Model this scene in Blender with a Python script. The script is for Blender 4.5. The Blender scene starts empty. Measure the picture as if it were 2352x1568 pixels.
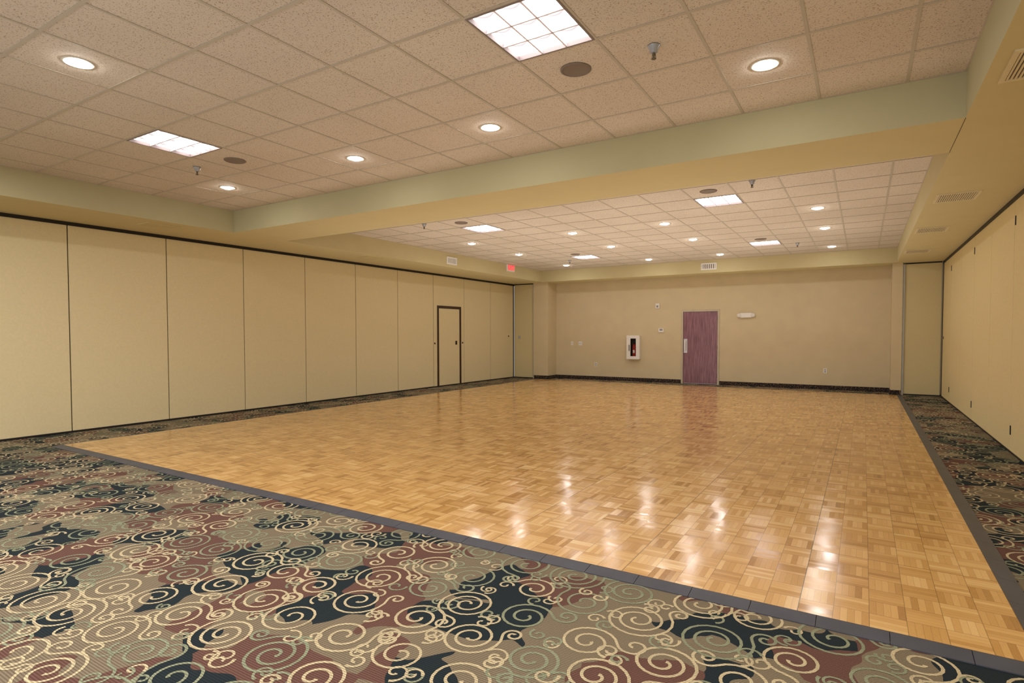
import bpy, bmesh, math, random
from mathutils import Vector, Matrix
random.seed(7)
sc=bpy.context.scene; COL=sc.collection
PI=math.pi
try: sc.view_settings.view_transform='Standard'
except Exception: pass
# ---------------- measured room
SZ=3.05; ZC=3.397; XTL=-8.588; XTR=.633; YB1=5.5125; YB2=6.49; YF=15.788; YW=16.587
XCL=-8.493; XCR=.551; XL=-9.79; XR=1.516; YP=16.05; YBK=-4.8; YN=-3.79
PX=.606; PY=.665
# ---------------- node helpers
class G:
    def __init__(s,name):
        s.mat=bpy.data.materials.new(name); s.mat.use_nodes=True
        s.nt=s.mat.node_tree; s.b=s.nt.nodes['Principled BSDF']; s._c=None
    def n(s,t): return s.nt.nodes.new(t)
    def put(s,sock,v):
        if isinstance(v,bpy.types.NodeSocket): s.nt.links.new(v,sock)
        else: sock.default_value=v
    def m(s,op,a,b=0.,c=0.):
        n=s.n('ShaderNodeMath'); n.operation=op
        s.put(n.inputs[0],a); s.put(n.inputs[1],b); s.put(n.inputs[2],c)
        return n.outputs[0]
    def xyz(s):
        if s._c is None:
            t=s.n('ShaderNodeTexCoord'); q=s.n('ShaderNodeSeparateXYZ'); s.nt.links.new(t.outputs['Object'],q.inputs[0]); s._c=(t.outputs['Object'],q.outputs[0],q.outputs[1],q.outputs[2])
        return s._c
    def comb(s,x,y,z):
        n=s.n('ShaderNodeCombineXYZ'); s.put(n.inputs[0],x); s.put(n.inputs[1],y); s.put(n.inputs[2],z); return n.outputs[0]
    def noise(s,vec,scale,detail=2.,rough=.5):
        n=s.n('ShaderNodeTexNoise'); s.put(n.inputs['Vector'],vec); n.inputs['Scale'].default_value=scale; n.inputs['Detail'].default_value=detail; n.inputs['Roughness'].default_value=rough
        return n
    def white(s,vec):
        n=s.n('ShaderNodeTexWhiteNoise'); n.noise_dimensions='3D'; s.put(n.inputs['Vector'],vec); return n
    def ramp(s,f,stops,interp='LINEAR'):
        n=s.n('ShaderNodeValToRGB'); n.color_ramp.interpolation=interp
        e=n.color_ramp.elements
        while len(e)<len(stops): e.new(.5)
        for i,(p,c) in enumerate(stops): e[i].position=p; e[i].color=c
        s.put(n.inputs[0],f); return n.outputs[0]
    def mix(s,f,a,b,bt='MIX'):
        n=s.n('ShaderNodeMix'); n.data_type='RGBA'; n.blend_type=bt
        s.put(n.inputs[0],f); s.put(n.inputs[6],a); s.put(n.inputs[7],b); return n.outputs[2]
    def bump(s,h,st=.2,dist=.01):
        n=s.n('ShaderNodeBump'); n.inputs['Strength'].default_value=st; n.inputs['Distance'].default_value=dist; s.put(n.inputs['Height'],h); s.nt.links.new(n.outputs[0],s.b.inputs['Normal'])
def lin(c):
    c=c/255; return c/12.92 if c<=.04045 else ((c+.055)/1.055)**2.4
def rgb(r,g,b): return (lin(r),lin(g),lin(b),1)
def plain(name,col,rough=.6,metal=0.,var=.06,scale=8,bump=0,emit=None,es=0):
    g=G(name); v=g.xyz()[0]; n=g.noise(v,scale,3)
    a=tuple(max(0,c*(1-var)) for c in col[:3])+(1,); b=tuple(min(1,c*(1+var)) for c in col[:3])+(1,)
    g.put(g.b.inputs['Base Color'],g.ramp(n.outputs[0],[(.3,a),(.7,b)]))
    g.b.inputs['Roughness'].default_value=rough; g.b.inputs['Metallic'].default_value=metal
    if bump: g.bump(g.noise(v,bump,2).outputs[0],.15,.003)
    if emit:
        g.b.inputs['Emission Color'].default_value=emit; g.b.inputs['Emission Strength'].default_value=es
    return g.mat
M={}
M['panel']=plain('partition_fabric',rgb(224,211,172),.85,0,.03,40,300)
M['panel_r']=plain('partition_fabric_right',rgb(228,211,162),.85,0,.03,40,300)
M['pocket']=plain('pocket_door_fabric',rgb(212,199,158),.85,0,.03,40,300)
M['wall']=plain('far_wall_paint',rgb(212,197,164),.8,0,.03,3,220)
M['soffit']=plain('soffit_paint',rgb(202,188,142),.8,0,.02,3,220)
M['sface']=plain('soffit_paint_face_shade',rgb(178,172,138),.8,0,.02,3,220)  # same paint as the underside; greener, darker light on vertical faces painted in
M['sface2']=plain('soffit_paint_far_face_shade',rgb(200,188,146),.8,0,.02,3,220)  # same paint beyond the beam, its brighter face tone painted in
M['black']=plain('black_metal',rgb(22,22,26),.5)
M['seam']=plain('dark_seam',rgb(62,46,30),.7)
M['brown']=plain('dark_brown_frame',rgb(58,36,22),.45)
M['white']=plain('white_plastic',rgb(236,234,232),.4,0,.02)
M['whitem']=plain('white_enamel',rgb(220,214,200),.5,0,.02)
M['tbar']=plain('ceiling_grid_paint',rgb(184,174,158),.5,0,.02)
M['tframe']=plain('troffer_frame_paint',rgb(130,118,112),.5,0,.02)
M['grey']=plain('grey_metal',rgb(176,178,176),.5,.1)
M['frame']=plain('door_frame_paint',rgb(196,186,164),.5)
M['chrome']=plain('brushed_steel',rgb(210,210,220),.35,.5)
M['slate']=plain('slate_trim_rubber',rgb(70,74,86),.42,0,.12,6)
M['grille']=plain('speaker_grille',rgb(122,108,98),.7,0,.15,300)
M['ventdark']=plain('vent_shadow',rgb(104,92,74),.9)
M['interior']=plain('cabinet_interior',rgb(54,50,52),.8)
M['cream']=plain('vent_cream',rgb(214,200,164),.5,0,.02)
M['red']=plain('extinguisher_red',rgb(170,24,20),.3)
M['redtext']=plain('exit_letters',rgb(255,60,70),.5,emit=(1,.03,.05,1),es=1.2)
M['exitface']=plain('exit_face',rgb(240,200,190),.5,emit=(1,.35,.3,1),es=.06)
M['lens']=plain('downlight_lens',(1,1,1,1),.5,emit=(1,.96,.90,1),es=130)
g=G('troffer_cell_shading'); v,x,y,z=g.xyz()
u=g.m('FRACT',g.m('ADD',g.m('MULTIPLY',x,3/.566),.5)); w=g.m('FRACT',g.m('ADD',g.m('MULTIPLY',y,3/.621),.5))
bow=g.m('MULTIPLY',g.m('SINE',g.m('MULTIPLY',u,PI)),.30)  # shading of the louvre cells painted into the panel emission as curved bands
t=g.m('SUBTRACT',w,g.m('ADD',bow,.08))
mr=g.n('ShaderNodeMapRange'); mr.interpolation_type='SMOOTHSTEP'; g.put(mr.inputs[0],g.m('ABSOLUTE',t)); mr.inputs[1].default_value=0; mr.inputs[2].default_value=.34; mr.inputs[3].default_value=.66; mr.inputs[4].default_value=7.5
g.b.inputs['Emission Color'].default_value=(1,.92,.96,1); g.put(g.b.inputs['Emission Strength'],mr.outputs[0]); g.b.inputs['Base Color'].default_value=(.25,.25,.25,1); M['tube']=g.mat
M['louver']=plain('troffer_louver',rgb(240,230,236),.35,.0,.02)
M['cup']=plain('sprinkler_cup',rgb(160,164,174),.35,.3)
M['lensclear']=plain('strobe_lens',rgb(150,150,160),.2)
g=G('cabinet_glass'); g.b.inputs['Transmission Weight'].default_value=1; g.b.inputs['Roughness'].default_value=.02; g.b.inputs['IOR'].default_value=1.1; nn=g.noise(g.xyz()[0],4); g.put(g.b.inputs['Base Color'],g.ramp(nn.outputs[0],[(0,(.9,.9,.9,1)),(1,(1,1,1,1))])); M['glass']=g.mat
# ceiling tile
g=G('ceiling_tile'); v,x,y,z=g.xyz()
n1=g.noise(v,100,3,.6); n2=g.noise(v,.6,2)
sp=g.ramp(n1.outputs[0],[(.34,rgb(158,136,114)),(.44,rgb(214,202,187))])
tint=g.ramp(n2.outputs[0],[(.3,rgb(240,238,236)),(.7,(1,1,1,1))])
g.put(g.b.inputs['Base Color'],g.mix(1.,sp,tint,'MULTIPLY')); g.b.inputs['Roughness'].default_value=.9
g.bump(n1.outputs[0],.3,.004); M['tile']=g.mat
# carpet
def ribs(g,y):
    s=g.m('SINE',g.m('MULTIPLY',y,2*PI/.012)); return g.m('MULTIPLY_ADD',s,.26,.84)
def carpet(name,col=None):
    g=G(name); v,x,y,z=g.xyz()
    if col is None:
        d=g.noise(g.comb(x,y,0.),3.4,1,.4)
        ad=g.n('ShaderNodeVectorMath'); ad.operation='MULTIPLY_ADD'
        g.put(ad.inputs[0],d.outputs['Color']); ad.inputs[1].default_value=(.5,.5,0); g.put(ad.inputs[2],g.comb(x,y,0.))
        vo=g.n('ShaderNodeTexVoronoi'); vo.voronoi_dimensions='2D'; vo.inputs['Scale'].default_value=3.7; g.put(vo.inputs['Vector'],ad.outputs[0])
        sep=g.n('ShaderNodeSeparateColor'); g.put(sep.inputs[0],vo.outputs['Color'])
        c=g.ramp(sep.outputs[0],[(0,rgb(36,46,52)),(.34,rgb(108,78,70)),(.62,rgb(130,118,99))],'CONSTANT')
    else:
        c=g.ramp(g.noise(v,9,2).outputs[0],[(.35,tuple(q*.85 for q in col[:3])+(1,)),(.65,col)])
    r=ribs(g,y); sp=g.noise(v,230,1); r2=g.m('MULTIPLY',r,g.m('MULTIPLY_ADD',sp.outputs[0],.9,.55))
    cc=g.comb(r2,r2,r2)
    g.put(g.b.inputs['Base Color'],g.mix(1.,c,cc,'MULTIPLY')); g.b.inputs['Roughness'].default_value=.95
    g.b.inputs['Specular IOR Level'].default_value=.15
    g.bump(r2,.4,.003); return g.mat
M['carpet']=carpet('swirl_carpet'); M['cscroll']=carpet('cream_scroll_yarn',rgb(208,193,158)); M['sscroll']=carpet('sage_scroll_yarn',rgb(150,156,130))
g=G('carpet_base'); v,x,y,z=g.xyz(); n1=g.noise(v,38,2,.6)
g.put(g.b.inputs['Base Color'],g.ramp(n1.outputs[0],[(0,rgb(26,28,30)),(.52,rgb(74,50,42)),(.6,rgb(120,104,78))],'CONSTANT')); g.b.inputs['Roughness'].default_value=.95; M['base']=g.mat
# parquet
NBX,NBY=60,78; DX0,DX1,DY0,DY1=-8.70,.67,3.20,15.74
BX=(DX1-DX0)/NBX; BY=(DY1-DY0)/NBY
g=G('oak_parquet'); v,x,y,z=g.xyz()
ux=g.m('DIVIDE',x,BX); uy=g.m('DIVIDE',y,BY)
ix=g.m('FLOOR',ux); iy=g.m('FLOOR',uy); fx=g.m('FRACT',ux); fy=g.m('FRACT',uy)
par=g.m('FLOORED_MODULO',g.m('ADD',ix,iy),2.); ipar=g.m('SUBTRACT',1.,par)
across=g.m('ADD',g.m('MULTIPLY',fx,par),g.m('MULTIPLY',fy,ipar))
along=g.m('ADD',g.m('MULTIPLY',fy,par),g.m('MULTIPLY',fx,ipar))
sl=g.m('MULTIPLY',across,5.); si=g.m('FLOOR',sl); sf=g.m('FRACT',sl)
w1=g.white(g.comb(g.m('ADD',ix,.5),g.m('ADD',iy,.5),g.m('ADD',si,.5)))
w2=g.white(g.comb(g.m('ADD',ix,.5),g.m('ADD',iy,.5),77.))
gr=g.noise(g.comb(g.m('MULTIPLY',across,14.),g.m('MULTIPLY',along,1.2),g.m('MULTIPLY',w1.outputs[0],50.)),3.,3,.6)
val=g.m('ADD',g.m('MULTIPLY',w1.outputs[0],.45),g.m('ADD',g.m('MULTIPLY',w2.outputs[0],.3),g.m('MULTIPLY',gr.outputs[0],.25)))
c=g.ramp(val,[(.06,rgb(152,106,56)),(.3,rgb(193,147,85)),(.6,rgb(215,171,108)),(.95,rgb(232,197,138))])
def edge(f,w):
    return g.m('LESS_THAN',g.m('MINIMUM',f,g.m('SUBTRACT',1.,f)),w)
e1=g.m('MULTIPLY',edge(sf,.03),.3)
e2=g.m('MULTIPLY',g.m('MAXIMUM',edge(fx,.012),edge(fy,.012)),.45)
pxf=g.m('FRACT',g.m('DIVIDE',ux,6.)); pyf=g.m('FRACT',g.m('DIVIDE',uy,6.))
e3=g.m('MULTIPLY',g.m('MAXIMUM',edge(pxf,.0028),edge(pyf,.0028)),.7)
dk=g.m('SUBTRACT',1.,g.m('MAXIMUM',e1,g.m('MAXIMUM',e2,e3)))
g.put(g.b.inputs['Base Color'],g.mix(1.,c,g.comb(dk,dk,dk),'MULTIPLY'))
ww=g.noise(v,2.2,2)
g.put(g.b.inputs['Roughness'],g.m('ADD',g.m('MULTIPLY_ADD',w1.outputs[0],.09,.08),g.m('MULTIPLY',ww.outputs[0],.08)))
g.b.inputs['Specular IOR Level'].default_value=.85
tn=g.n('ShaderNodeVectorMath'); tn.operation='SUBTRACT'; g.put(tn.inputs[0],w2.outputs['Color']); tn.inputs[1].default_value=(.5,.5,.5)
ts=g.n('ShaderNodeVectorMath'); ts.operation='MULTIPLY'; g.put(ts.inputs[0],tn.outputs[0]); ts.inputs[1].default_value=(.028,.028,0)
un=g.n('ShaderNodeVectorMath'); un.operation='SUBTRACT'; g.put(un.inputs[0],w1.outputs['Color']); un.inputs[1].default_value=(.5,.5,.5)
us=g.n('ShaderNodeVectorMath'); us.operation='MULTIPLY_ADD'; g.put(us.inputs[0],un.outputs[0]); us.inputs[1].default_value=(.012,.012,0); g.put(us.inputs[2],ts.outputs[0])
geo=g.n('ShaderNodeNewGeometry'); na=g.n('ShaderNodeVectorMath'); na.operation='ADD'; g.put(na.inputs[0],geo.outputs['Normal']); g.put(na.inputs[1],us.outputs[0])
nn=g.n('ShaderNodeVectorMath'); nn.operation='NORMALIZE'; g.put(nn.inputs[0],na.outputs[0]); g.nt.links.new(nn.outputs[0],g.b.inputs['Normal'])
M['parquet']=g.mat
g=G('plum_door_veneer'); v,x,y,z=g.xyz()
a=g.noise(g.comb(g.m('MULTIPLY',x,26.),0.,g.m('MULTIPLY',z,1.3)),1.6,4,.65)
g.put(g.b.inputs['Base Color'],g.ramp(a.outputs[0],[(.34,rgb(104,64,76)),(.5,rgb(136,92,106)),(.66,rgb(158,116,128))])); g.b.inputs['Roughness'].default_value=.3; M['door']=g.mat
# ---------------- mesh helpers
def box(bm,x0,x1,y0,y1,z0,z1,mi=0,bev=0):
    r=bmesh.ops.create_cube(bm,size=1,matrix=Matrix.Translation(((x0+x1)/2,(y0+y1)/2,(z0+z1)/2))@Matrix.Diagonal((x1-x0,y1-y0,z1-z0,1)))
    fs={f for vv in r['verts'] for f in vv.link_faces}
    for f in fs: f.material_index=mi
    if bev:
        es=list({e for vv in r['verts'] for e in vv.link_edges})
        bmesh.ops.bevel(bm,geom=es,offset=bev,segments=2,affect='EDGES',profile=.5)
def lathe(bm,prof,seg=32,mat=Matrix.Identity(4),mi=0,smooth=True):
    rings=[]
    for r,z in prof:
        if r<1e-6: rings.append([bm.verts.new(mat@Vector((0,0,z)))])
        else: rings.append([bm.verts.new(mat@Vector((r*math.cos(2*PI*k/seg),r*math.sin(2*PI*k/seg),z))) for k in range(seg)])
    for a,b in zip(rings,rings[1:]):
        for k in range(seg):
            k2=(k+1)%seg
            if len(a)==1 and len(b)==1: continue
            if len(a)==1: f=bm.faces.new((a[0],b[k],b[k2]))
            elif len(b)==1: f=bm.faces.new((a[k],b[0],a[k2]))
            else: f=bm.faces.new((a[k],b[k],b[k2],a[k2]))
            f.material_index=mi; f.smooth=smooth
def B(): return bmesh.new()
def obj(name,bm,mats,parent=None,loc=None,recalc=True):
    if recalc: bmesh.ops.recalc_face_normals(bm,faces=bm.faces[:])
    me=bpy.data.meshes.new(name); bm.to_mesh(me); bm.free()
    for m_ in (mats if isinstance(mats,(list,tuple)) else [mats]): me.materials.append(M[m_] if isinstance(m_,str) else m_)
    o=bpy.data.objects.new(name,me); COL.objects.link(o)
    if parent: o.parent=parent
    if loc: o.location=loc
    return o
def thing(name,label,cat,loc=(0,0,0),group=None,rot=(0,0,0)):
    o=bpy.data.objects.new(name,None); COL.objects.link(o); o.location=loc; o.rotation_euler=rot; o.empty_display_size=.1
    o['label']=label; o['category']=cat
    if group: o['group']=group
    return o
def struct(o,label=None):
    o['kind']='structure'
    if label: o['label']=label
    return o
def dup(root,loc,label,rot=None):
    r=root.copy(); COL.objects.link(r); r.location=loc; r['label']=label
    if rot: r.rotation_euler=rot
    for ch in list(root.children):
        c=ch.copy(); COL.objects.link(c); c.parent=r
        for q in list(ch.children):
            d=q.copy(); COL.objects.link(d); d.parent=c
    return r
# ---------------- floor: carpet with woven scrolls
bm=B()
vs=[bm.verts.new(p) for p in ((XL-.15,YBK-.15,0),(XR+.15,YBK-.15,0),(XR+.15,YW+.15,0),(XL-.15,YW+.15,0))]; bm.faces.new(vs)
cnt=[0]
def ribbon(pts,w,mi):
    cnt[0]+=1; z=.0008+.00002*(cnt[0]%40)
    n=len(pts); L=[];R_=[]
    for i,p in enumerate(pts):
        a=pts[max(0,i-1)]; b=pts[min(n-1,i+1)]
        dx,dy=b[0]-a[0],b[1]-a[1]; l=math.hypot(dx,dy) or 1; nx,ny=-dy/l,dx/l
        ww=w*(1.3 if i<2 or i>n-3 else 1)
        L.append(bm.verts.new((p[0]+nx*ww/2,p[1]+ny*ww/2,z))); R_.append(bm.verts.new((p[0]-nx*ww/2,p[1]-ny*ww/2,z)))
    for i in range(n-1):
        f=bm.faces.new((L[i],R_[i],R_[i+1],L[i+1])); f.material_index=mi
def curl(cx,cy,R,a0,hand,turns,seg):
    n=max(8,int(turns*seg)); o=[]
    for i in range(n+1):
        s=i/n; r=R+(.010-R)*s; a=a0+hand*2*PI*turns*s; o.append((cx+r*math.cos(a),cy+r*math.sin(a)))
    return o
def motif(cx,cy,seg):
    hand=random.choice((-1,1)); R=random.choice((random.uniform(.15,.175),random.uniform(.125,.155))); t=R/.064+random.uniform(-.25,.2); mi=random.choice((1,1,1,2,2)); w=random.uniform(.013,.0155)
    ups=[PI/6,PI*5/6,-PI/2]; dns=[PI/2,-PI/6,-PI*5/6]
    up=random.choice(ups)+random.uniform(-.2,.2); R2=random.uniform(.045,.08)
    n=int(t*seg); p=[]
    for i in range(n+1):
        s=i/n; r=.018+(R-.018)*s**.92; a=up-hand*2*PI*t*(1-s); p.append((cx+r*math.cos(a),cy+r*math.sin(a)))
    c2=(cx+(R+R2)*math.cos(up),cy+(R+R2)*math.sin(up))
    ribbon(p+curl(c2[0],c2[1],R2,up+PI,-hand,random.uniform(1.1,1.6),seg)[1:],w,mi)
    for dn in dns:
        dn+=random.uniform(-.35,.35); R3=random.uniform(.035,.065)
        h=-hand if random.random()<.5 else hand
        Ro=R*.97; c3=(cx+(Ro+R3)*math.cos(dn),cy+(Ro+R3)*math.sin(dn))
        ribbon(curl(c3[0],c3[1],R3,dn+PI,h,random.uniform(.9,1.3),seg),w*.85,mi if random.random()<.6 else 3-mi)
S=.335; row=0; yy=-2.2
while yy<YW:
    xx=XL+(S/2 if row%2 else 0)
    while xx<XR:
        a=xx+random.uniform(-.035,.035); b=yy+random.uniform(-.035,.035)
        if yy<DY0+.1 or a>DX1-.02 or a<DX0+.05 or b>DY1: motif(a,b,20 if yy<6 else 12)
        xx+=S
    yy+=S*.866; row+=1
floor=struct(obj('floor',bm,['carpet','cscroll','sscroll'],recalc=False),'dark swirl-patterned carpet with cream and sage scrolls')
# ---------------- dance floor
df=thing('dance_floor','large glossy honey oak parquet dance floor laid on the patterned carpet','dance floor',(DX0,DY0,0))
W_,H_=DX1-DX0,DY1-DY0; TH=.019
bm=B(); box(bm,0,W_,0,H_,.001,TH); obj('parquet_surface',bm,'parquet',df)
TW=.100
def wedge(bm,p0,p1,q0,q1):
    v=[bm.verts.new((p0[0],p0[1],TH)),bm.verts.new((p1[0],p1[1],TH)),bm.verts.new((q1[0],q1[1],.006)),bm.verts.new((q0[0],q0[1],.006)),
       bm.verts.new((p0[0],p0[1],.001)),bm.verts.new((p1[0],p1[1],.001)),bm.verts.new((q1[0],q1[1],.001)),bm.verts.new((q0[0],q0[1],.001))]
    for f in ((0,1,2,3),(4,7,6,5),(0,4,5,1),(1,5,6,2),(2,6,7,3),(3,7,4,0)): bm.faces.new([v[i] for i in f])
xs=[.4307-DX0-.305*k for k in range(0,32)]; xs=[W_+TW]+[a for a in xs if -0.05<a]; xs.append(-TW)
for a,b in zip(xs,xs[1:]):
    bm=B(); g_=.0015; wedge(bm,(min(a-g_,W_),-.0005),(max(b+g_,0),-.0005),(a-g_,-TW),(b+g_,-TW)); obj('edge_trim',bm,'slate',df)
n=36; st=H_/n
for k in range(n):
    bm=B(); wedge(bm,(W_+.0005,k*st+.0015),(W_+.0005,(k+1)*st-.0015),(W_+TW,k*st+.0015-(TW if k==0 else 0)),(W_+TW,(k+1)*st-.0015)); obj('edge_trim',bm,'slate',df)
bm=B(); wedge(bm,(-.0005,0),(-.0005,H_),(-TW,-TW),(-TW,H_)); obj('edge_trim',bm,'slate',df)
bm=B(); wedge(bm,(0,H_+.0005),(W_,H_+.0005),(-TW,H_+TW),(W_+TW,H_+TW)); obj('edge_trim',bm,'slate',df)
# ---------------- ceiling
DLX=[-.646,-3.07,-4.888,-7.312]
tray=[dict(y0=YN,y1=YB1,yl=[4.94-PY*k for k in range(13)],dl=[(a,4.61) for a in DLX]+[(-4.888,1.95)],tr=[(a,3.28) for a in (-1.858,-6.1)]),
      dict(y0=YB2,y1=YF,yl=[15.23-PY*k for k in range(14)],dl=[(a,b) for b in (10.24,12.24,14.9) for a in DLX],tr=[(a,b) for b in (8.91,13.57) for a in (-1.858,-6.1)])]
bm=B(); gb=B(); RH=.085
for T in tray:
    X=sorted([XTL,XTR]+[.263-PX*k for k in range(15)]); Y=sorted([T['y0'],T['y1']]+[q for q in T['yl'] if T['y0']+.03<q<T['y1']-.03])
    for i in range(len(X)-1):
        for j in range(len(Y)-1):
            a,b,c_,d=X[i],X[i+1],Y[j],Y[j+1]
            if any(a<t[0]<b and c_<t[1]<d for t in T['tr']): continue
            h=[t for t in T['dl'] if a<t[0]<b and c_<t[1]<d]
            if h:
                cx,cy=h[0]; N=32; inn=[];out=[]
                for k in range(N):
                    th=2*PI*k/N; ct,st_=math.cos(th),math.sin(th)
                    inn.append(bm.verts.new((cx+RH*ct,cy+RH*st_,ZC)))
                    s=min((b-cx)/ct if ct>1e-9 else ((a-cx)/ct if ct<-1e-9 else 9),(d-cy)/st_ if st_>1e-9 else ((c_-cy)/st_ if st_<-1e-9 else 9))
                    out.append(bm.verts.new((cx+s*ct,cy+s*st_,ZC)))
                for k in range(N): bm.faces.new((inn[k],inn[(k+1)%N],out[(k+1)%N],out[k]))
                for (qx,qy) in ((a,c_),(b,c_),(b,d),(a,d)):
                    for k in range(N):
                        p,q=out[k].co,out[(k+1)%N].co
                        if (abs(p.x-qx)<1e-6)!=(abs(q.x-qx)<1e-6) and (abs(p.y-qy)<1e-6 or abs(q.y-qy)<1e-6) and abs(p.x-qx)+abs(p.y-qy)<.4:
                            bm.faces.new((out[k],out[(k+1)%N],bm.verts.new((qx,qy,ZC))))
            else:
                bm.faces.new([bm.verts.new(p) for p in ((a,c_,ZC),(a,d,ZC),(b,d,ZC),(b,c_,ZC))])
    for q in X: box(gb,max(q-.011,XTL),min(q+.011,XTR),T['y0'],T['y1'],ZC-.004,ZC-.0005)
    for q in Y: box(gb,XTL,XTR,max(q-.011,T['y0']),min(q+.011,T['y1']),ZC-.0045,ZC-.001)
ceil=struct(obj('ceiling',bm,'tile',recalc=False),'white speckled acoustic tile ceiling in two recessed trays')
obj('ceiling_grid',gb,'tbar',ceil)
bm=B(); box(bm,XL-.2,XR+.2,YBK-.2,YW+.2,3.62,3.66); obj('ceiling_deck',bm,'tile',ceil)
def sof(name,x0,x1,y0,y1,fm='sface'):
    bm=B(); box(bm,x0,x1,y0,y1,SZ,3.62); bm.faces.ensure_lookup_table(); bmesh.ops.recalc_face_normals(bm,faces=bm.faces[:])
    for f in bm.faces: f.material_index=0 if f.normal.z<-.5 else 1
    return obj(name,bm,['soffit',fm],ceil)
YM=6.0
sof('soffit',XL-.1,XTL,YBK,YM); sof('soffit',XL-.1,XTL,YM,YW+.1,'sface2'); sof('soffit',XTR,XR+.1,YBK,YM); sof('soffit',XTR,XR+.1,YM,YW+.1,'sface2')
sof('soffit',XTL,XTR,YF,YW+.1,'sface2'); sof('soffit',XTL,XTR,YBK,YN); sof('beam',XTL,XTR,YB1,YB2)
bm=B(); box(bm,XTR-.002,XTR+.002,YB1+.002,YB2,SZ-.0015,SZ-.0001); obj('beam_joint',bm,'seam',ceil)
# ---------------- downlights
def make_dl():
    r=thing('downlight','','ceiling light',(0,0,ZC),'round recessed downlights')
    bm=B(); lathe(bm,[(RH,.0),(RH+.018,-.0005),(RH+.018,-.003),(RH+.004,-.004),(RH-.002,-.002),(RH-.004,0),(RH,0)]); obj('trim_ring',bm,'whitem',r)
    bm=B(); lathe(bm,[(RH-.004,-.001),(RH-.012,.03),(RH-.02,.05)]); obj('reflector',bm,'white',r)
    bm=B(); lathe(bm,[(RH-.006,.004),(.065,-.008),(.04,-.018),(0,-.022)]); obj('lens',bm,'lens',r)
    return r
ordn=['rightmost','second from right','third from right','leftmost']
p0=make_dl(); first=True
spec=[]
for i,a in enumerate(DLX): spec.append((a,4.61,'round downlight in the near ceiling beside the beam, %s of four'%ordn[i]))
spec.append((-4.888,1.95,'glowing round downlight at upper left, nearest the camera'))
for b,w in ((10.24,'row nearest the beam'),(12.24,'middle row'),(14.9,'row nearest the far wall')):
    for i,a in enumerate(DLX): spec.append((a,b,'round downlight in the far ceiling, %s, %s'%(w,ordn[i])))
for a,b,l in spec:
    if first: p0.location=(a,b,ZC); p0['label']=l; first=False
    else: dup(p0,(a,b,ZC),l)
# ---------------- troffers 
def make_tr():
    r=thing('troffer_light','','ceiling light',(0,0,ZC),'square louvred fluorescent troffers')
    hx,hy=PX/2-.006,PY/2-.006
    bm=B(); f_=.014
    for (x0,x1,y0,y1) in ((-hx,-hx+f_,-hy,hy),(hx-f_,hx,-hy,hy),(-hx+f_,hx-f_,-hy,-hy+f_),(-hx+f_,hx-f_,hy-f_,hy)): box(bm,x0,x1,y0,y1,-.008,.04)
    obj('housing_frame',bm,'tframe',r)
    ix,iy=hx-f_-.002,hy-f_-.002
    bm=B(); box(bm,-ix,ix,-iy,iy,.024,.032); obj('lamp_panel',bm,'tube',r)
    bm=B()
    def blade(bm,x0,y0,x1,y1,wt,wb,z0,z1,bow):
        n=8; dx,dy=x1-x0,y1-y0; l=math.hypot(dx,dy); nx,ny=-dy/l,dx/l; prev=None
        for i in range(n+1):
            t=i/n; u=abs(2*t-1); zt=z1-bow*(1-u*u); px_,py_=x0+dx*t,y0+dy*t
            cur=[bm.verts.new((px_+nx*wb/2,py_+ny*wb/2,z0)),bm.verts.new((px_-nx*wb/2,py_-ny*wb/2,z0)),bm.verts.new((px_-nx*wt/2,py_-ny*wt/2,zt)),bm.verts.new((px_+nx*wt/2,py_+ny*wt/2,zt))]
            if prev:
                for k in range(4): bm.faces.new((prev[k],prev[(k+1)%4],cur[(k+1)%4],cur[k]))
            prev=cur
    for k in (1,2):
        for s in range(3):
            x=-ix+2*ix*k/3; y0=-iy+2*iy*s/3; blade(bm,x,y0,x,y0+2*iy/3,.003,.013,-.004,.022,.016)
            y=-iy+2*iy*k/3; x0=-ix+2*ix*s/3; blade(bm,x0,y,x0+2*ix/3,y,.003,.013,-.004,.022,.016)
    obj('louvre',bm,'louver',r)
    return r
spec=[(-1.858,3.28,'large square louvred light at the top of the near ceiling'),(-6.1,3.28,'square louvred light in the near ceiling towards the left wall'),
(-1.858,8.91,'square louvred light just beyond the beam, on the right'),(-6.1,8.91,'square louvred light just beyond the beam, on the left'),
(-1.858,13.57,'square louvred light near the far wall, on the right above the door side'),(-6.1,13.57,'square louvred light near the far wall, on the left towards the exit sign')]
t0=make_tr()
for i,(a,b,l) in enumerate(spec):
    if i==0: t0.location=(a,b,ZC); t0['label']=l
    else: dup(t0,(a,b,ZC),l)
# ---------------- speakers
def make_sp():
    r=thing('ceiling_speaker','','speaker',(0,0,ZC),'round ceiling speakers')
    bm=B(); lathe(bm,[(0,-.006),(.09,-.007),(.097,-.009)],40); obj('grille',bm,'grille',r)
    bm=B(); lathe(bm,[(.097,-.001),(.115,-.001),(.115,-.007),(.104,-.012),(.096,-.009),(.097,-.001)],40); obj('rim',bm,'grille',r)
    return r
s0=make_sp()
for i,(a,b,l) in enumerate([(-1.858,3.94,'round brown ceiling speaker below the large square light'),(-6.1,3.94,'round ceiling speaker in the near ceiling towards the left wall'),
 (-1.858,8.22,'round ceiling speaker just beyond the beam, on the right'),(-6.1,8.22,'round ceiling speaker just beyond the beam, on the left'),
 (-1.858,12.93,'small round ceiling speaker beside the far right square light'),(-6.1,12.93,'small round ceiling speaker beside the far left square light')]):
    if i==0: s0.location=(a,b,ZC); s0['label']=l
    else: dup(s0,(a,b,ZC),l)
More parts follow.
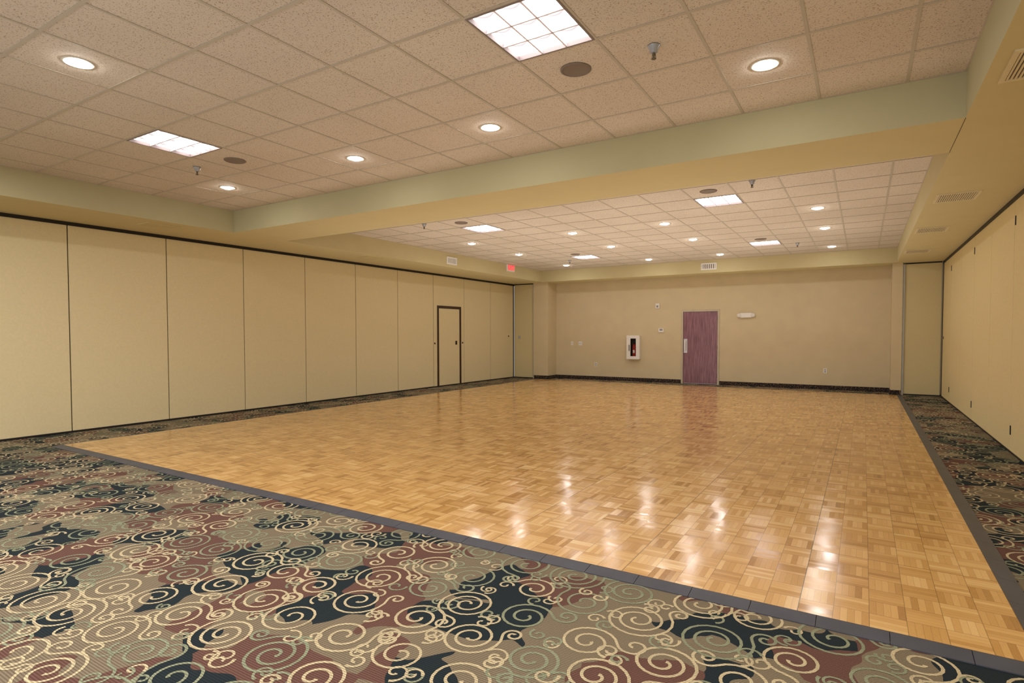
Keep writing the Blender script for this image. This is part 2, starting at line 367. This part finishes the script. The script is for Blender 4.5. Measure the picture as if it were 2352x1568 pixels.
# ---------------- sprinklers
def make_sk():
    r=thing('fire_sprinkler','','sprinkler',(0,0,ZC),'pendent fire sprinklers')
    bm=B(); lathe(bm,[(.042,-.0055),(.04,-.012),(.032,-.02),(.024,-.05),(.018,-.052),(0,-.052)],24); obj('escutcheon',bm,'cup',r)
    bm=B(); lathe(bm,[(.01,-.05),(.01,-.066),(.006,-.07),(.004,-.085),(.0,-.085)],16)
    for s in (-1,1):
        lathe(bm,[(.0025,0),(.0025,.03)],6,Matrix.Translation((s*.011,0,-.09)))
    lathe(bm,[(0,-.088),(.017,-.089),(.017,-.0915),(0,-.0925)],20); obj('sprinkler_head',bm,'ventdark',r)
    return r
k0=make_sk()
for i,(a,b,l) in enumerate([(-1.252,3.90,'grey fire sprinkler hanging to the right of the nearest speaker'),(-6.72,3.86,'fire sprinkler in the near ceiling towards the left wall'),
 (-1.252,7.95,'fire sprinkler just beyond the beam, on the right'),(-6.72,7.95,'fire sprinkler just beyond the beam, on the left'),
 (-1.252,13.9,'tiny fire sprinkler near the far wall, right side'),(-6.72,13.9,'tiny fire sprinkler near the far wall, left side')]):
    if i==0: k0.location=(a,b,ZC); k0['label']=l
    else: dup(k0,(a,b,ZC),l)
# ---------------- vents (local: lies in XY, face down -Z)
def make_vent(w,h,label,group,ns,depth=.02,mat='cream',fill=.28):
    r=thing('air_vent',label,'air vent',group=group)
    bm=B(); box(bm,-w/2+.02,w/2-.02,-h/2+.02,h/2-.02,-.002,-.0005); obj('backing',bm,'ventdark',r)
    bm=B(); f=.03
    for q in ((-w/2,w/2,-h/2,-h/2+f),(-w/2,w/2,h/2-f,h/2),(-w/2,-w/2+f,-h/2+f,h/2-f),(w/2-f,w/2,-h/2+f,h/2-f)): box(bm,*q,-.012,-.0003)
    obj('frame',bm,mat,r)
    bm=B(); 
    for k in range(ns):
        x=-w/2+f+(w-2*f)*(k+.5)/ns; t=(w-2*f)/ns
        box(bm,x-t*fill,x+t*fill,-h/2+f,h/2-f,-.010,-.002)
    obj('louvre_slats',bm,mat,r)
    return r
vl=['cream slotted air vent at the right edge, nearest the camera','cream slotted air vent in right soffit, second from the camera','cream slotted air vent in right soffit, third from the camera','cream slotted air vent in right soffit, nearest the far wall']
v0=make_vent(.42,.5,vl[0],'air vents in the right soffit',17); v0.location=(.925,4.6,SZ)
for y,l in zip((8.6,11.1,13.85),vl[1:]): dup(v0,(.915 if y<9 else .88,y,SZ),l)
v1=make_vent(.34,.45,'faint air vent in left soffit, nearest the camera','air vents in the left soffit',10,mat='soffit',fill=.4); v1.location=(-8.95,4.55,SZ)
dup(v1,(-8.97,8.85,SZ),'faint air vent in left soffit beyond the beam')
v2=make_vent(.40,.18,'white supply register on soffit above the door','wall registers on the soffit faces',7,mat='white'); v2.location=(-3.54,YF-.0005,3.22); v2.rotation_euler=(-PI/2,0,0)
v3=dup(v2,(XTL+.0005,11.18,3.21),'white supply register on the left soffit before the exit sign')
v3.rotation_euler=(Matrix.Rotation(PI/2,3,'Z')@Matrix.Rotation(-PI/2,3,'X')).to_euler()
# ---------------- exit sign
ex=thing('exit_sign','red lettered exit sign mounted on the left soffit near the far corner','exit sign',(XTL,13.87,3.2))
bm=B(); box(bm,.0,.05,-.2,.2,0,.19,0,.006); obj('housing',bm,'white',ex)
bm=B(); box(bm,.05,.053,-.185,.185,.015,.175); obj('face_plate',bm,'exitface',ex)
tc=bpy.data.curves.new('exit_letters','FONT'); tc.body='EXIT'; tc.size=.175; tc.extrude=.002; tc.align_x='CENTER'; tc.align_y='CENTER'; tc.offset=.004
to=bpy.data.objects.new('tmp',tc); COL.objects.link(to); bpy.context.view_layer.update()
me=bpy.data.meshes.new_from_object(to.evaluated_get(bpy.context.evaluated_depsgraph_get())); COL.objects.unlink(to); bpy.data.objects.remove(to)
me.materials.clear(); me.materials.append(M['redtext']); lo=bpy.data.objects.new('lettering',me); COL.objects.link(lo); lo.parent=ex; lo.location=(.056,0,.095)
lo.rotation_euler=(Matrix.Rotation(PI/2,3,'Z')@Matrix.Rotation(PI/2,3,'X')).to_euler()
# ---------------- left partition wall
bm=B(); box(bm,XL-.14,XL-.03,YBK,YP+.06,0,SZ); wl=struct(obj('wall_left',bm,'seam'),'long cream folding partition wall on the left')
Y0,Wp=3.715,1.3705
bm=B(); box(bm,XL-.03,XL+.012,YBK,YP+.05,3.0,SZ-.001); obj('ceiling_track',bm,'black',wl)
bm=B(); box(bm,XL-.03,XL+.004,YBK,YP+.05,.0005,.03); obj('floor_seal',bm,'black',wl)
PD=(12.09,13.16,2.20)
for k in range(-6,9):
    a,b=Y0+k*Wp,Y0+(k+1)*Wp; gp=.008
    bm=B()
    if k==6:
        box(bm,XL-.03,XL,a+gp,PD[0],.03,3.0); box(bm,XL-.03,XL,PD[1],b-gp,.03,3.0); box(bm,XL-.03,XL,PD[0],PD[1],PD[2],3.0)
    else: box(bm,XL-.03,XL,max(a+gp,YBK),b-gp,.03,3.0,0,.003)
    obj('partition_panel',bm,'panel',wl)
bm=B(); box(bm,XL-.02,XL+.012,YP-.045,YP-.012,.03,3.0); obj('end_jamb',bm,'black',wl)
def cup(name,x,y,z,parent,r=.024,nx=1):
    bm=B(); Mx=Matrix.Translation((x,y,z))@Matrix.Rotation(nx*PI/2,4,'Y')
    lathe(bm,[(0,.002),(r*.55,.002),(r*.6,.006),(r,.006),(r*1.1,.0)],20,Mx); obj(name,bm,'black',parent)
cup('latch_cup',XL,11.99,1.18,wl); cup('latch_cup',XL,13.235,1.18,wl); cup('latch_cup',XL,15.73,1.36,wl)
bm=B(); fd=.068
for q in ((PD[0],PD[0]+fd,.01,PD[2]),(PD[1]-fd,PD[1],.01,PD[2]),(PD[0]+fd,PD[1]-fd,PD[2]-fd,PD[2])): box(bm,XL-.028,XL+.012,*q)
d2=struct(obj('door_2',bm,'brown'),'dark-framed pass door in the left partition')
bm=B(); box(bm,XL-.026,XL+.002,PD[0]+fd+.005,PD[1]-fd-.005,.03,PD[2]-fd-.005,0,.003); obj('door_leaf',bm,'panel',d2)
bm=B(); box(bm,XL+.002,XL+.012,12.89,12.97,1.13,1.24,0,.004); box(bm,XL+.012,XL+.022,12.915,12.945,1.15,1.22,0,.003); obj('door_handle',bm,'brown',d2)
# ---------------- right partition wall
bm=B(); box(bm,XR+.03,XR+.14,YBK,YP+.06,0,SZ); wr=struct(obj('wall_right',bm,'seam'),'cream folding partition wall on the right')
bm=B(); box(bm,XR-.012,XR+.03,YBK,YP+.05,3.0,SZ-.001); obj('ceiling_track',bm,'black',wr)
bm=B(); box(bm,XR-.004,XR+.03,YBK,YP+.05,.0005,.02); obj('floor_seal',bm,'black',wr)
Wr=1.435
ys=[14.72-Wr*k for k in range(-1,14)]; ys=[q for q in ys if q>YBK]+[YBK]
ys[0]=YP
for a,b in zip(ys[1:],ys):
    bm=B(); box(bm,XR,XR+.03,a+.009,b-.009,.02,3.0,0,.004); obj('partition_panel',bm,'panel_r',wr)
for k,q in enumerate((8.92,11.85,14.72)):
    for z in (.27,2.76):
        bm=B(); box(bm,XR-.008,XR,q-.018,q+.018,z-.055,z+.055,0,.003); obj('hinge',bm,'black',wr)
cup('latch_cup',XR,15.86,1.33,wr,.03,-1)
bm=B(); box(bm,XR-.012,XR+.02,YP-.03,YP-.008,.03,3.0); obj('end_jamb',bm,'brown',wr)
# ---------------- far wall
DX=(-4.47,-3.41,2.11)
bm=B(); T=.14
box(bm,XL-.1,DX[0],YW,YW+T,0,SZ); box(bm,DX[1],XR+.1,YW,YW+T,0,SZ); box(bm,DX[0],DX[1],YW,YW+T,DX[2],SZ)
box(bm,-9.02,XCL,16.0,YW,0,SZ); box(bm,XCR,.755,16.0,YW,0,SZ)
wf=struct(obj('wall_far',bm,'wall'),'tan painted far wall with a plum door')
bm=B(); box(bm,XL-.1,XR+.1,YBK-.12,YBK,0,SZ); struct(obj('wall_back',bm,'wall'),'plain tan back wall')
def pocket(name,x0,x1,jx,label):
    bm=B(); box(bm,x0,x1,YP,YP+.05,.03,3.02,0,.003); d=struct(obj(name,bm,'pocket'),label)
    bm=B(); box(bm,jx-.022,jx+.022,YP-.03,YP+.06,.002,3.02); obj('metal_jamb',bm,'grey',d)
    bm=B(); box(bm,x0,x1,YP-.006,YP+.05,3.022,SZ-.001); box(bm,x0,x1,YP,YP+.05,.001,.03); obj('top_track',bm,'black',d)
    return d
d3=pocket('door_3',XL+.03,-9.045,-9.03,'narrow pocket door beside the left partition'); d4=pocket('door_4',.80,XR-.03,.778,'narrow pocket door beside the right partition')
bm=B(); box(bm,-9.62,-9.53,YP-.01,YP,1.27,1.37,0,.003); obj('latch_plate',bm,'grey',d3)
bh=.11
def base(name,*bs):
    bm=B()
    for q in bs: box(bm,*q,.001,bh,0,.002)
    struct(obj(name,bm,'base'))
base('baseboard_far',(XCL+.012,DX[0]-.001,YW-.012,YW-.0005),(DX[1]+.001,XCR-.012,YW-.012,YW-.0005))
base('baseboard_left',(-9.0,XCL+.012,15.988,15.9995),(XCL+.0005,XCL+.012,16.0,YW-.0005))
base('baseboard_right',(XCR-.012,.752,15.988,15.9995),(XCR-.012,XCR-.0005,16.0,YW-.0005))
# door_1
bm=B(); fw=.055
for q in ((DX[0]+.001,DX[0]+fw,.001,DX[2]-.001),(DX[1]-fw,DX[1]-.001,.001,DX[2]-.001),(DX[0]+fw,DX[1]-fw,DX[2]-fw,DX[2]-.001)): box(bm,q[0],q[1],YW-.015,YW+.1,q[2],q[3],0,.003)
d1=struct(obj('door_1',bm,'frame'),'plum wood veneer door in a tan frame on the far wall')
bm=B(); box(bm,DX[0]+fw+.004,DX[1]-fw-.004,YW+.01,YW+.055,.02,DX[2]-fw-.004,0,.002); obj('door_leaf',bm,'door',d1)
bm=B(); box(bm,DX[0]+fw+.02,DX[0]+fw+.12,YW-.002,YW+.011,.88,1.28,0,.003); pl=obj('push_plate',bm,'chrome',d1)
bm=B(); hx=DX[0]+fw+.07
for z in (.98,1.2): lathe(bm,[(.008,0),(.008,.05)],10,Matrix.Translation((hx,YW-.002,z))@Matrix.Rotation(PI/2,4,'X'))
box(bm,hx-.015,hx+.015,YW-.062,YW-.045,.94,1.24,0,.006); obj('pull_handle',bm,'white',pl)
for z in (.25,1.05,1.85):
    bm=B(); lathe(bm,[(0,-.055),(.009,-.055),(.009,.055),(0,.055)],12,Matrix.Translation((DX[1]-fw-.002,YW+.002,z))); obj('hinge',bm,'black',d1)
# ---------------- extinguisher cabinet
cx,cz=-5.86,.68; cw,chh=.38,.69
cab=thing('extinguisher_cabinet','white wall cabinet with glass window left of the plum door','cabinet',(cx,YW,cz))
bm=B(); w2=cw/2
box(bm,-w2,w2,-.015,-.001,0,chh); box(bm,-w2,-w2+.015,-.13,-.015,0,chh); box(bm,w2-.015,w2,-.13,-.015,0,chh); box(bm,-w2+.015,w2-.015,-.13,-.015,0,.015); box(bm,-w2+.015,w2-.015,-.13,-.015,chh-.015,chh); obj('body',bm,'white',cab)
bm=B(); q=w2-.0155
box(bm,-q,q,-.018,-.0155,.016,chh-.016); box(bm,-q,-q+.003,-.128,-.018,.016,chh-.016); box(bm,q-.003,q,-.128,-.018,.016,chh-.016); obj('dark_lining',bm,'interior',cab)
bm=B(); wx0,wx1,wz0,wz1=-.08,.09,.08,.61
box(bm,-w2-.01,wx0,-.15,-.131,-.01,chh+.01); box(bm,wx1,w2+.01,-.15,-.131,-.01,chh+.01); box(bm,wx0,wx1,-.15,-.131,-.01,wz0); box(bm,wx0,wx1,-.15,-.131,wz1,chh+.01); dr=obj('door',bm,'white',cab)
bm=B(); box(bm,wx0,wx1,-.143,-.139,wz0,wz1); obj('window_pane',bm,'glass',dr)
bm=B(); box(bm,-.125,-.105,-.165,-.15,.24,.42,0,.003); obj('handle',bm,'black',dr)
e=thing('fire_extinguisher','red fire extinguisher inside the white wall cabinet','fire extinguisher',(cx+.02,YW-.076,cz+.0155))
bm=B(); lathe(bm,[(0,0),(.05,.0),(.054,.01),(.054,.36),(.043,.40),(.02,.43),(0,.43)],24); obj('cylinder',bm,'red',e)
bm=B(); lathe(bm,[(0,.43),(.018,.43),(.018,.48),(0,.48)],16); box(bm,-.06,.02,-.01,.01,.475,.49,0,.003); box(bm,-.06,.01,-.01,.01,.50,.515,0,.003); obj('valve_handle',bm,'black',e)
bm=B(); box(bm,-.062,-.05,-.02,.0,.12,.46,0,.004); obj('hose',bm,'black',e)
bm=B(); box(bm,-.026,.026,-.0565,-.053,.16,.25); obj('instruction_label',bm,'white',e)
# ---------------- small wall devices
st=thing('fire_strobe','small white fire alarm strobe high on wall left of door','alarm strobe',(-5.16,YW,2.17))
bm=B(); box(bm,-.06,.06,-.04,-.0005,0,.15,0,.006); obj('housing',bm,'white',st)
bm=B(); box(bm,-.03,.03,-.065,-.04,.03,.09,0,.012); obj('lens',bm,'lensclear',st)
th=thing('thermostat','white thermostat on far wall just left of the door','thermostat',(-5.05,YW,1.47))
bm=B(); box(bm,-.08,.08,-.03,-.0005,0,.12,0,.008); obj('housing',bm,'white',th)
bm=B(); box(bm,-.045,.045,-.032,-.03,.05,.1); obj('display',bm,'lensclear',th)
def plate(name,label,cat,x,z,w,h,kind,group=None):
    p=thing(name,label,cat,(x,YW,z),group); bm=B(); box(bm,-w/2,w/2,-.008,-.0005,0,h,0,.002); obj('cover_plate',bm,'white',p)
    if kind=='outlet':
        for zz in (h*.3,h*.7):
            bm=B(); box(bm,-.018,.018,-.011,-.008,zz-.015,zz+.015,0,.003); s=obj('socket',bm,'lensclear',p)
    elif kind=='switch':
        n_=1 if w<.1 else 2
        for k in range(n_):
            bm=B(); xx=(k-(n_-1)/2)*.046; box(bm,xx-.007,xx+.007,-.018,-.008,h/2-.014,h/2+.014,0,.003); obj('toggle',bm,'lensclear',p)
    return p
plate('light_switch','white single switch plate on far wall, left of the pair','switch',-7.93,1.07,.075,.12,'switch')
plate('light_switch','wider white double switch plate on far wall, right of the pair','switch',-7.64,1.07,.12,.12,'switch')
plate('wall_outlet','white outlet low on far wall below the switches','outlet',-7.11,.42,.08,.12,'outlet')
plate('wall_outlet','white outlet low on far wall right of the door','outlet',-.82,.42,.08,.12,'outlet')
em=thing('emergency_light','white two-headed emergency light on wall right of the door','emergency light',(-2.72,YW,1.86))
bm=B(); box(bm,-.15,.15,-.06,-.0005,0,.13,0,.012); obj('housing',bm,'white',em)
for s in (-1,1):
    bm=B(); Mx=Matrix.Translation((s*.175,-.05,.075))@Matrix.Rotation(PI/2+.3,4,'X')
    lathe(bm,[(0,-.04),(.03,-.035),(.052,.02),(.055,.03),(.05,.03)],20,Mx); h=obj('lamp_head',bm,'white',em)
    bm=B(); lathe(bm,[(.05,.028),(0,.033)],20,Mx); obj('lamp_lens',bm,'white',h)
# ---------------- lamps out of view and added fill lights
def area(x,y,z,sx,sy,p,col,rot=(0,0,0),name='unseen_light',spread=None):
    l=bpy.data.lights.new(name,'AREA'); l.shape='RECTANGLE'; l.size=sx; l.size_y=sy; l.energy=p; l.color=col
    if spread: l.spread=spread
    o=bpy.data.objects.new(name,l); COL.objects.link(o); o.location=(x,y,z); o.rotation_euler=rot; return o
for x,y in ((-1.858,-1.4),(-6.1,-1.4)): area(x,y,ZC-.02,.55,.55,72,(1,.96,.98))
for x,y in ((-.646,1.95),(-7.3,1.95),(-.646,-.05),(-3.07,-.05),(-4.89,-.05),(-7.3,-.05),(-3.07,1.95)): area(x,y,ZC-.02,.12,.12,27,(1,.95,.88))
area(-4.1,YBK+.1,1.5,9,2.2,190,(.97,.98,1.),(PI/2,0,0))  # added fill from the back wall, not a fixture of the room
for x,y,w_,h_,p,c_ in ((-3.,1.,5.5,6.,26,(.93,.96,.98)),(-4.,11.1,8.4,8.6,150,(1,.97,.88)),(-4.,5.9,8.4,1.6,12,(1,.96,.88))): area(x,y,.06,w_,h_,p,c_,(PI,0,0),'ceiling_fill',math.radians(115))  # unseen upward fill at floor level, added to brighten the ceiling
w=bpy.data.worlds.new('w'); sc.world=w; w.use_nodes=True; w.node_tree.nodes['Background'].inputs[0].default_value=(.9,.85,.8,1); w.node_tree.nodes['Background'].inputs[1].default_value=.3
# ---------------- camera
f,a,th_,ro,py,h=1314.3858,.5507,.0313,-.0015,808.2755,1.4248
ca,sa,ct,st_,cr,sr=math.cos(a),math.sin(a),math.cos(th_),math.sin(th_),math.cos(ro),math.sin(ro)
F=Vector((-sa*ct,ca*ct,-st_)); R0=Vector((ca,sa,0)); U0=Vector((-sa*st_,ca*st_,ct))
R1=R0*cr+U0*sr; U1=U0*cr-R0*sr
cd=bpy.data.cameras.new('camera'); cam=bpy.data.objects.new('camera',cd); COL.objects.link(cam); sc.camera=cam
cd.sensor_width=36; cd.lens=36*f/2352; cd.shift_y=(py-784)/2352; cd.clip_start=.05
m4=Matrix((R1,U1,-F)).transposed().to_4x4(); m4.translation=Vector((0,0,h)); cam.matrix_world=m4
